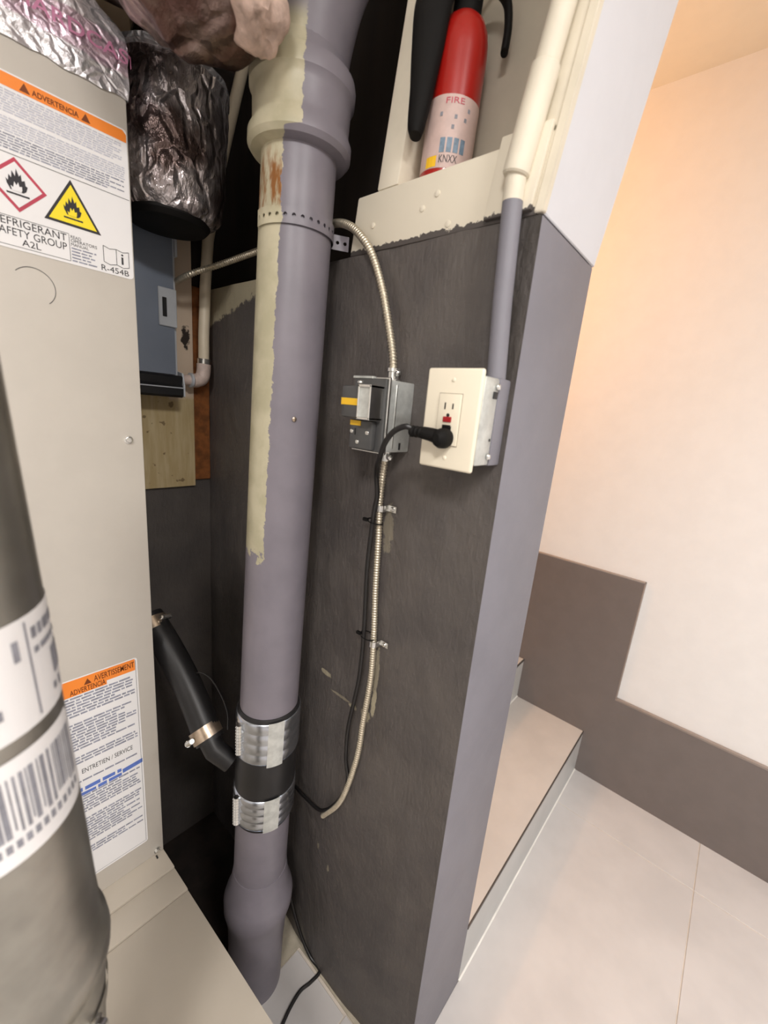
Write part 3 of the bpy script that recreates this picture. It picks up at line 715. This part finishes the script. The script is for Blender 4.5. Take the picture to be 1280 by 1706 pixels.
# ------------------------------------------------------------------ receptacle with cover plate
gb = thing('outlet_box', 'surface mounted ivory receptacle with red and black buttons on a steel box', 'outlet', (.55, .305, 1.33))
MB().box((.521, .262, 1.337), (.5515, .345, 1.452), .003, 2).build('rear_box', m_wallend, gb)
eb = MB().box((.4835, .263, 1.338), (.5205, .344, 1.451), .003, 2).build('extension_box', m_galv, gb)
for y, z in ((.262, 1.440), (.262, 1.350)): screw((.515, y, z), (0, -1, 0), .0042, m_steel, eb)
MB().box((.506, .2615, 1.425), (.517, .2635, 1.434), .001).build('slot', m_darkgap, eb)
MB().lathe([(.002, 0), (.002, .0006)], (.514, .263, 1.372), (0, -1, 0), 10).build('hole', m_darkgap, eb)
PX = .4765
k = MB().box((PX, .2635, 1.3285), (.4834, .3475, 1.4590), .0035, 3)
k.apply(lambda v: Vector((v.x + (0.0 if v.x > .48 else 0.0), v.y, v.z)))
pl = k.build('cover_plate', m_ivory, gb)
dv = MB().box((PX - .0022, .2895, 1.3605), (PX + .002, .3235, 1.4265), .0012, 2).build('receptacle', m_ivory2, gb)
MB().box((PX - .0004, .2885, 1.3595), (PX + .001, .3245, 1.4275)).build('shadow_gap', m_drywall, gb)
for z, nm in ((1.408, 'u'), (1.379, 'l')):
    for y, h_ in ((.3125, .0085), (.3005, .0070)): MB().box((PX - .00265, y - .0009, z - h_ / 2 + .003), (PX - .0018, y + .0009, z + h_ / 2 + .003)).build('slot', m_darkgap, dv)
    MB().lathe([(.0024, 0), (.0024, .0006)], (PX - .0021, .3065, z - .0085), (-1, 0, 0), 12).build('ground_hole', m_darkgap, dv)
MB().box((PX - .0042, .3005, 1.3905), (PX - .002, .3130, 1.3975), .0006).build('reset_button', m_redbtn, dv)
MB().box((PX - .0042, .3005, 1.3815), (PX - .002, .3130, 1.3870), .0006).build('test_button', m_blackpl, dv)
for z in (1.4440, 1.3435): screw((PX + .0005, .3055, z), (-1, 0, 0), .0030, m_ivory2, pl, 'screw', .0016)

# power cord: right-angle plug, loop, run down behind the armored cable to the floor
pc = thing('power_cord', 'black power cord plugged into the ivory receptacle', 'cord', (.50, .52, .004))
k = MB(); c_ = Vector((PX - .0025, .3045, 1.3700))
k.lathe([(.0118, 0), (.0128, .004), (.0125, .014), (.010, .021), (.005, .0245)], c_, (-1, 0, 0), 24)
k.apply(lambda v: c_ + Vector((v.x - c_.x, (v.y - c_.y) * .92, (v.z - c_.z) * (1.0 if v.z > c_.z else 1.08))))
k.tube([c_ + Vector((-.012, .004, .001)), c_ + Vector((-.016, .016, .003)), c_ + Vector((-.018, .026, .004))], [.0098, .0088, .0082], 16)
k.build('plug', m_blackpl, pc)
k = MB(); p0 = c_ + Vector((-.018, .026, .004)); pd = Vector((-.05, 1, .02)).normalized()
k.tube([p0 + pd * (.0022 * i) for i in range(10)], [(.0078 if i % 3 else .0062) for i in range(10)], 14).build('strain_relief', m_blackpl, pc)
cord = [p0 + pd * .015, (.449, .353, 1.380), (.446, .372, 1.3715), (.449, .390, 1.352), (.462, .408, 1.328), (.485, .432, 1.312), (.508, .452, 1.29), (.523, .4605, 1.255), (.5255, .467, 1.217), (.527, .4725, 1.115), (.528, .4685, 1.00), (.528, .4705, .89), (.527, .487, .769), (.522, .483, .697),
        (.517, .468, .649), (.515, .487, .588), (.513, .535, .522), (.520, .60, .500), (.528, .657, .484), (.5315, .690, .44), (.530, .690, .37), (.5285, .675, .256), (.527, .652, .14), (.527, .603, .055), (.529, .56, .014), (.533, .530, .0055), (.527, .520, .0048), (.50, .522, .0048), (.467, .527, .0048), (.405, .508, .0048), (.33, .46, .0048), (.318, .36, .0048)]
MB().tube(resample(smoothpath(cord, 12), .004), .0040, 10).build('cord', m_cord, pc)

# steel box with fused cover
fb = thing('junction_box', 'galvanized junction box with dark fused cover and yellow stickers', 'electrical box', (.55, .456, 1.33))
MB().box((.489, .4245, 1.334), (.5505, .487, 1.443), .0025, 2).build('box_shell', m_galv, fb)
MB().box((.4835, .420, 1.331), (.4892, .491, 1.446), .0012, 1).build('cover_rim', m_steel, fb)
MB().box((.506, .4232, 1.340), (.508, .4248, 1.437), .0004).build('box_seam', m_steel, fb)
MB().box((.523, .4236, 1.338), (.527, .4249, 1.349)).build('slot', m_darkgap, fb)
MB().box((.4800, .4235, 1.3335), (.4836, .4895, 1.4435), .001, 1).build('cover_plate', m_darkdev, fb)
lid = MB().box((.4555, .452, 1.383), (.4795, .4915, 1.430), .003, 2).build('fuse_lid', m_darkdev, fb)
MB().box((.4549, .4525, 1.4015), (.4557, .491, 1.4115)).build('sticker', m_ytape, lid)
lo = MB().box((.4700, .436, 1.336), (.4798, .484, 1.380), .002, 2).build('fuse_socket', m_darkdev, fb)
MB().box((.4693, .460, 1.3715), (.4702, .483, 1.3790)).build('sticker', m_ytape, lo)
for y, z in ((.4785, 1.362), (.4450, 1.362), (.465, 1.3465)): screw((.4700, y, z), (-1, 0, 0), .0036, m_steel, lo, 'screw', .0025)
MB().box((.4692, .4705, 1.357), (.4702, .4720, 1.367)).build('slot', m_darkgap, lo)
# silver bail
k = MB()
for a_, b_ in (((.4515, .4505, 1.382), (.4805, .4535, 1.432)), ((.4515, .4270, 1.382), (.4805, .4300, 1.432))): k.box(a_, b_, .0008, 1)
k.box((.4515, .4270, 1.428), (.4805, .4535, 1.4325), .0008, 1); k.box((.4515, .4270, 1.3815), (.4805, .4535, 1.3855), .0008, 1)
k.build('bail', m_steel, fb)
MB().box((.4545, .4285, 1.3835), (.4800, .4525, 1.4305), .001, 1).build('bail_window', m_galv, fb)
screw((.4515, .449, 1.4335), (0, 0, 1), .0045, m_steel, fb, 'hinge_screw', .004)
MB().box((.478, .450, 1.4425), (.4895, .4925, 1.4465), .001, 1).build('top_tab', m_galv, fb)
k = MB(); k.lathe([(.0125, 0), (.0125, .005), (.0095, .006), (.0095, .016), (.0115, .017), (.0115, .022), (.006, .0225)], (.5345, .4585, 1.442), (0, 0, 1), 20)
k.build('top_connector', m_steel, fb); screw((.527, .444, 1.456), (-.4, -.8, 0), .0045, m_steel, fb, 'connector_screw', .006)
k = MB(); k.lathe([(.0115, 0), (.0115, -.006), (.009, -.007), (.009, -.020), (.006, -.0205)], (.5345, .4595, 1.335), (0, 0, 1), 20)
k.build('bottom_connector', m_steel, fb); screw((.527, .4445, 1.323), (-.4, -.8, 0), .0052, m_steel, fb, 'connector_screw', .007)

tag(armor([(.5345, .4585, 1.452), (.5345, .4635, 1.486), (.5345, .478, 1.532), (.5345, .498, 1.586), (.533, .524, 1.637), (.531, .551, 1.668), (.532, .582, 1.689), (.538, .625, 1.702), (.545, .69, 1.705), (.545, .80, 1.702), (.53, .90, 1.690), (.495, .96, 1.668), (.462, .975, 1.650), (.447, .99, 1.640), (.444, 1.05, 1.632)], .0060).build('armored_cable', m_armor, None, angle=70),
    'upper armored cable arching from the junction box behind the drain pipe', 'cable')
tag(armor([(.5345, .4595, 1.322), (.535, .4635, 1.249), (.536, .4600, 1.173), (.5365, .4570, 1.082), (.536, .4500, .987), (.535, .447, .898), (.530, .452, .80), (.524, .453, .727), (.5175, .467, .642), (.514, .487, .580), (.513, .53, .512)], .0056).build('armored_cable', m_armor, None, angle=70),
    'lower armored cable hanging along the wall below the junction box', 'cable')
for i, (y, z, lab) in enumerate(((.461, 1.232, 'upper shiny one-hole strap on the lower armored cable'), (.449, .973, 'lower shiny one-hole strap on the lower armored cable'))):
    t = thing('cable_clip', lab, 'clip', (.548, y - .01, z), 'straps on the lower armored cable')
    k = MB()
    pts = [(.5355 - .0085 * math.sin(a), y + .0085 * math.cos(a)) for a in [PI * q / 10 for q in range(11)]] + [(.5470, y - .0095), (.5470, y - .026)]
    pts = [(.5470, y + .0085)] + pts
    for (xa, ya), (xb, yb) in zip(pts, pts[1:]):
        k.poly([(xa, ya, z - .0055), (xb, yb, z - .0055), (xb, yb, z + .0055), (xa, ya, z + .0055)])
    bmesh.ops.remove_doubles(k.bm, verts=k.bm.verts, dist=1e-6)
    k.build('strap', m_steel, t, angle=60)
    screw((.547, y - .018, z), (-1, 0, 0), .0045, m_steel, t, 'screw', .004)
for y, z, yc, xc, lab in ((.4665, 1.207, .462, .531, 'upper black zip tie around the armored cable and cord'), (.4605, .985, .452, .531, 'lower black zip tie around the armored cable and cord')):
    t = thing('zip_tie', lab, 'cable tie', (.53, y, z), 'zip ties on the cable run')
    k = MB(); pts = []
    for q in range(24):
        a = 2 * PI * q / 24; pts.append(Vector((.5305 + .0125 * math.cos(a), y + .0155 * math.sin(a), z + .002 * math.sin(a))))
    n_ = len(pts)
    for q in range(n_):
        a, b = pts[q], pts[(q + 1) % n_]; u_ = Vector((0, 0, .0013)); k.poly([a - u_, b - u_, b + u_, a + u_])
    bmesh.ops.remove_doubles(k.bm, verts=k.bm.verts, dist=1e-6); k.build('loop', m_blackpl, t, angle=70)
    MB().box((.522, y + .0125, z - .0025), (.528, y + .0235, z + .0030), .0008, 1).build('tie_head', m_blackpl, t)

# conduit above the receptacle, painted grey below and cream above
cv = thing('conduit', 'vertical pipe above the receptacle, grey below and cream above', 'conduit', (.5335, .280, 1.45))
MB().tube([(.5335, .276, 1.448), (.5335, .2835, 1.55), (.5335, .289, 1.662)], .0125, 24).build('grey_section', m_wallend, cv)
MB().tube([(.5335, .289, 1.661), (.5325, .2885, 1.70)], .0127, 24).build('cream_section', m_cream, cv)
def lean(z): return Vector((.531, .289 - .185 * (z - 1.688), z))
k = MB(); k.tube([lean(1.688), lean(1.690), lean(1.79), lean(1.792)], [.0145, .0163, .0163, .0140], 24); k.build('sleeve', m_cream, cv)
MB().tube([lean(1.785), lean(2.43)], .0140, 24).build('cream_pipe', m_cream, cv)

# ------------------------------------------------------------------ fire extinguisher on the plate
fe = thing('fire_extinguisher', 'red fire extinguisher with worn white label standing on the ledge', 'extinguisher', (.600, .455, 1.7355))
ec = Vector((.598, .447, 1.7355)); ea = Vector((0, -.05, 1)).normalized()
def eprof(pr, name, m_, par=fe, seg=40): return MB().lathe(pr, ec, ea, seg).build(name, m_, par)
bd = eprof([(.034, 0), (.0375, .002), (.0375, .160), (.0365, .174), (.0335, .188), (.028, .199), (.020, .206), (.014, .208)], 'cylinder', m_red)
lbx = eprof([(.0377, .012), (.0380, .0122), (.0380, .100), (.0377, .1002)], 'paper_label', m_extlabel, fe)
lbx['label'] = 'pinkish white paper label'
def one(deg, h, e=.0383):
    a = math.radians(deg); return ec + ea * h + Vector((math.cos(a), math.sin(a), 0)) * e
def epatch(k, d0, d1, h0, h1, e=.0383, n=3):
    for i in range(n):
        a, b = d0 + (d1 - d0) * i / n, d0 + (d1 - d0) * (i + 1) / n
        k.poly([one(a, h0, e), one(b, h0, e), one(b, h1, e), one(a, h1, e)])
    bmesh.ops.remove_doubles(k.bm, verts=k.bm.verts, dist=1e-6); return k
VD = -140
for q in range(4): epatch(MB(), VD - 22 + q * 15, VD - 22 + q * 15 + 11, .030, .048).build('pictogram', m_bluepic, lbx, False)
text('KNXX', lambda u, v: one(VD - 20 + u, .0175 + v, .0384), 40, .0095, m_ink, lbx)
text('FIRE', lambda u, v: one(VD - 20 + u, .088 + v, .0384), 40, .007, m_redprint, lbx)
epatch(MB(), VD - 52, VD - 26, .0135, .027).build('yellow_patch', m_ytape, lbx, False)
for a, h in ((VD + 2, .070), (VD - 2, .058), (VD + 30, .08), (VD + 24, .068), (VD - 30, .074)): epatch(MB(), a, a + 6, h, h + .005).build('label_mark', m_barink, lbx, False)
eprof([(.013, .203), (.020, .206), (.020, .245), (.012, .250), (.012, .275)], 'valve', m_blackpl)
# squeeze lever arching over the right side, flat tapering
def flat(path, wid, th, name, sidev):
    k = MB(); P = [Vector(p) for p in path]; n_ = len(P); sv = Vector(sidev).normalized(); R_ = []
    for i, p in enumerate(P):
        t = (P[min(i + 1, n_ - 1)] - P[max(i - 1, 0)]).normalized(); w_ = wid[i] if isinstance(wid, list) else wid
        b = t.cross(sv).normalized()
        R_.append([k.bm.verts.new(p + sv * w_ / 2 * math.cos(2 * PI * j / 14) + b * th / 2 * math.sin(2 * PI * j / 14)) for j in range(14)])
    for a, b in zip(R_, R_[1:]):
        for j in range(14): k.bm.faces.new((a[j], a[(j + 1) % 14], b[(j + 1) % 14], b[j]))
    k.bm.faces.new(R_[0][::-1]); k.bm.faces.new(R_[-1]); return k.build(name, m_blackpl, fe, angle=50)
lp = smoothpath([one(-90, .235, .0), one(-70, .238, .030), one(-66, .222, .052), one(-62, .195, .060), one(-62, .165, .0605)], 6)
flat(lp, [.030 - .012 * i / len(lp) for i in range(len(lp))], .011, 'lever', (.8, .5, 0))
flat(smoothpath([one(-90, .25, .0), one(-80, .275, .03), one(-75, .29, .06)], 5), .018, .006, 'carry_handle', (.8, .5, 0))
hp_ = smoothpath([one(150, .232, .0), one(158, .240, .032), one(160, .205, .0535), one(160, .150, .0560), one(161, .100, .0575), one(162, .062, .0600), one(163, .048, .0605)], 8)
flat(hp_, [.052 + .006 * math.sin(PI * min(1, i / len(hp_) * 1.6)) - .036 * (i / len(hp_)) ** 1.6 for i in range(len(hp_))], .024, 'discharge_horn', (-.55, .83, 0))
# ------------------------------------------------------------------ ducts over the furnace
k = MB(); pr = dense([(.06, 1.728), (.085, 1.730), (.098, 1.745), (.106, 1.80), (.108, 1.86), (.104, 1.93), (.103, 1.965), (.092, 1.972), (.068, 1.985), (.065, 2.2)], .006)
k.tube_prof([(Vector((.386 + (z - 1.72) * .05, .930, 1.4 + (z - 1.4) * .945)), r_ * .93) for r_, z in pr], Vector((0, 0, 1)), 110)
k.apply(lambda v: wr(wr(v, .007, 16), .002, 50))
d1 = thing('foil_duct', 'dark crumpled foil duct hanging behind the furnace corner', 'duct', (.386, .930, 1.70))
k.build('foil_wrap', m_foildark, d1, angle=60)
MB().lathe([(.050, 0), (.067, .004), (.074, .012), (.074, .03)], (.386, .930, 1.6965), (0, 0, 1), 40).build('unlit_bottom_cap', m_blackpl, d1)  # black colour stands in for the unlit underside of the duct
MB().lathe([(.095, 0), (.1005, .002), (.101, .010), (.095, .012)], (.398, .930, 1.927), (0, 0, 1), 60).apply(lambda v: wr(v, .004, 30)).build('foil_rim', m_foil, d1)
d2 = thing('foil_duct', 'large dusty foil wrapped duct coming forward over the furnace corner', 'duct', (.29, .80, 1.80))
k = MB(); path = smoothpath([(.20, 1.03, 2.10), (.235, .92, 2.075), (.268, .80, 2.035), (.290, .68, 1.955), (.298, .60, 1.895)], 14)
n_ = len(path); rs = [.104 - .006 * (i / n_) for i in range(n_)]
dd_ = (path[-1] - path[-4]).normalized()
for q in range(1, 9):
    a_ = PI / 2 * q / 8; path.append(path[n_ - 1] + dd_ * .055 * math.sin(a_)); rs.append(max(.004, .098 * math.cos(a_)))
k.tube(path, rs, 90)
k.apply(lambda v: wr(wr(v, .016, 11), .006, 34))
k.build('foil_wrap', m_foilpink, d2, angle=60)
k = MB(); bmesh.ops.create_icosphere(k.bm, subdivisions=4, radius=1.0)
k.apply(lambda v: wr(Vector((.348 + v.x * .045, .585 + v.y * .040, 1.880 + v.z * .050)), .018, 24) + (wr(v * 0 + v, .004, 70) - v))
k.build('torn_insulation', m_insul, d2, angle=60)
# ------------------------------------------------------------------ panel, board, water pipe on the back wall
ep = thing('electrical_panel', 'blue grey metal electrical panel with latch behind the furnace', 'electrical panel', (.37, 1.08, 1.385))
MB().box((.296, 1.036, 1.425), (.441, 1.098, 1.768), .003, 2).build('panel_box', m_panelrim, ep)
dr = MB().box((.297, 1.028, 1.433), (.4335, 1.0355, 1.762), .002, 2).build('panel_door', m_panel, ep)
lt = MB().box((.399, 1.0235, 1.534), (.4375, 1.0282, 1.612), .0015, 1).build('latch_plate', m_panelrim, dr)
MB().box((.4065, 1.0220, 1.553), (.4155, 1.0238, 1.592), .0008, 1).build('latch_slot', m_darkgap, dr)
MB().box((.4385, 1.030, 1.68), (.4445, 1.050, 1.742), .001, 1).build('hinge', m_panelrim, ep)
MB().prism([(.297, y, z) for y, z in ((1.030, 1.432), (1.026, 1.428), (1.030, 1.412), (1.024, 1.405), (1.024, 1.388), (1.030, 1.383), (1.098, 1.383), (1.098, 1.432))], (.150, 0, 0)).build('bottom_rail', m_darkgap, ep)
MB().box((.297, 1.0232, 1.4035), (.4475, 1.0300, 1.4062), .0008, 1).build('rail_edge', m_panelrim, ep)
MB().prism([(.447, y, z) for y, z in ((1.030, 1.438), (1.022, 1.412), (1.022, 1.386), (1.040, 1.383), (1.098, 1.383), (1.098, 1.45))], (.0035, 0, 0)).build('end_cap', m_panelrim, ep)
bo = tag(MB().box((.290, 1.098, 1.155), (.5055, 1.1105, 2.35), .001, 1).build('plywood_board', m_ply, None), 'weathered plywood backing board below the blue grey panel', 'board')
wp = thing('water_pipe', 'thin cream water pipe with pinkish elbow in the corner', 'pipe', (.525, 1.065, 1.42))
MB().tube([(.519, 1.07, 1.46), (.520, 1.07, 1.534), (.5265, 1.072, 1.65), (.5335, 1.07, 1.748), (.562, 1.07, 1.90), (.60, 1.07, 2.05), (.64, 1.07, 2.2)], .0128, 22).build('riser_pipe', m_pvc, wp)
MB().lathe([(.0128, 0), (.0148, .001), (.0148, .014), (.0128, .015)], (.519, 1.07, 1.466), (0, 0, 1), 24).build('metal_ring', m_steel, wp)
MB().tube(smoothpath([(.519, 1.07, 1.468), (.518, 1.07, 1.45), (.513, 1.07, 1.434), (.50, 1.07, 1.427), (.490, 1.07, 1.426)], 6), [.0165] * 25, 22).build('elbow', m_pink, wp)
MB().tube([(.492, 1.07, 1.426), (.4505, 1.07, 1.425)], .0125, 20).build('stub_pipe', m_pink, wp)
MB().lathe([(.0128, 0), (.0175, .001), (.0175, .006), (.0128, .007)], (.482, 1.07, 1.426), (1, 0, 0), 24).build('collar', m_panelrim, wp)
k = MB().tube(smoothpath([(.60, .56, 1.652), (.605, .565, 1.70), (.61, .56, 1.78), (.64, .57, 1.86), (.67, .58, 2.0)], 8), .0025, 8)
tag(k.build('loose_wire', m_pvc, None), 'thin pale wire rising in the dark gap beside the stud', 'wire')
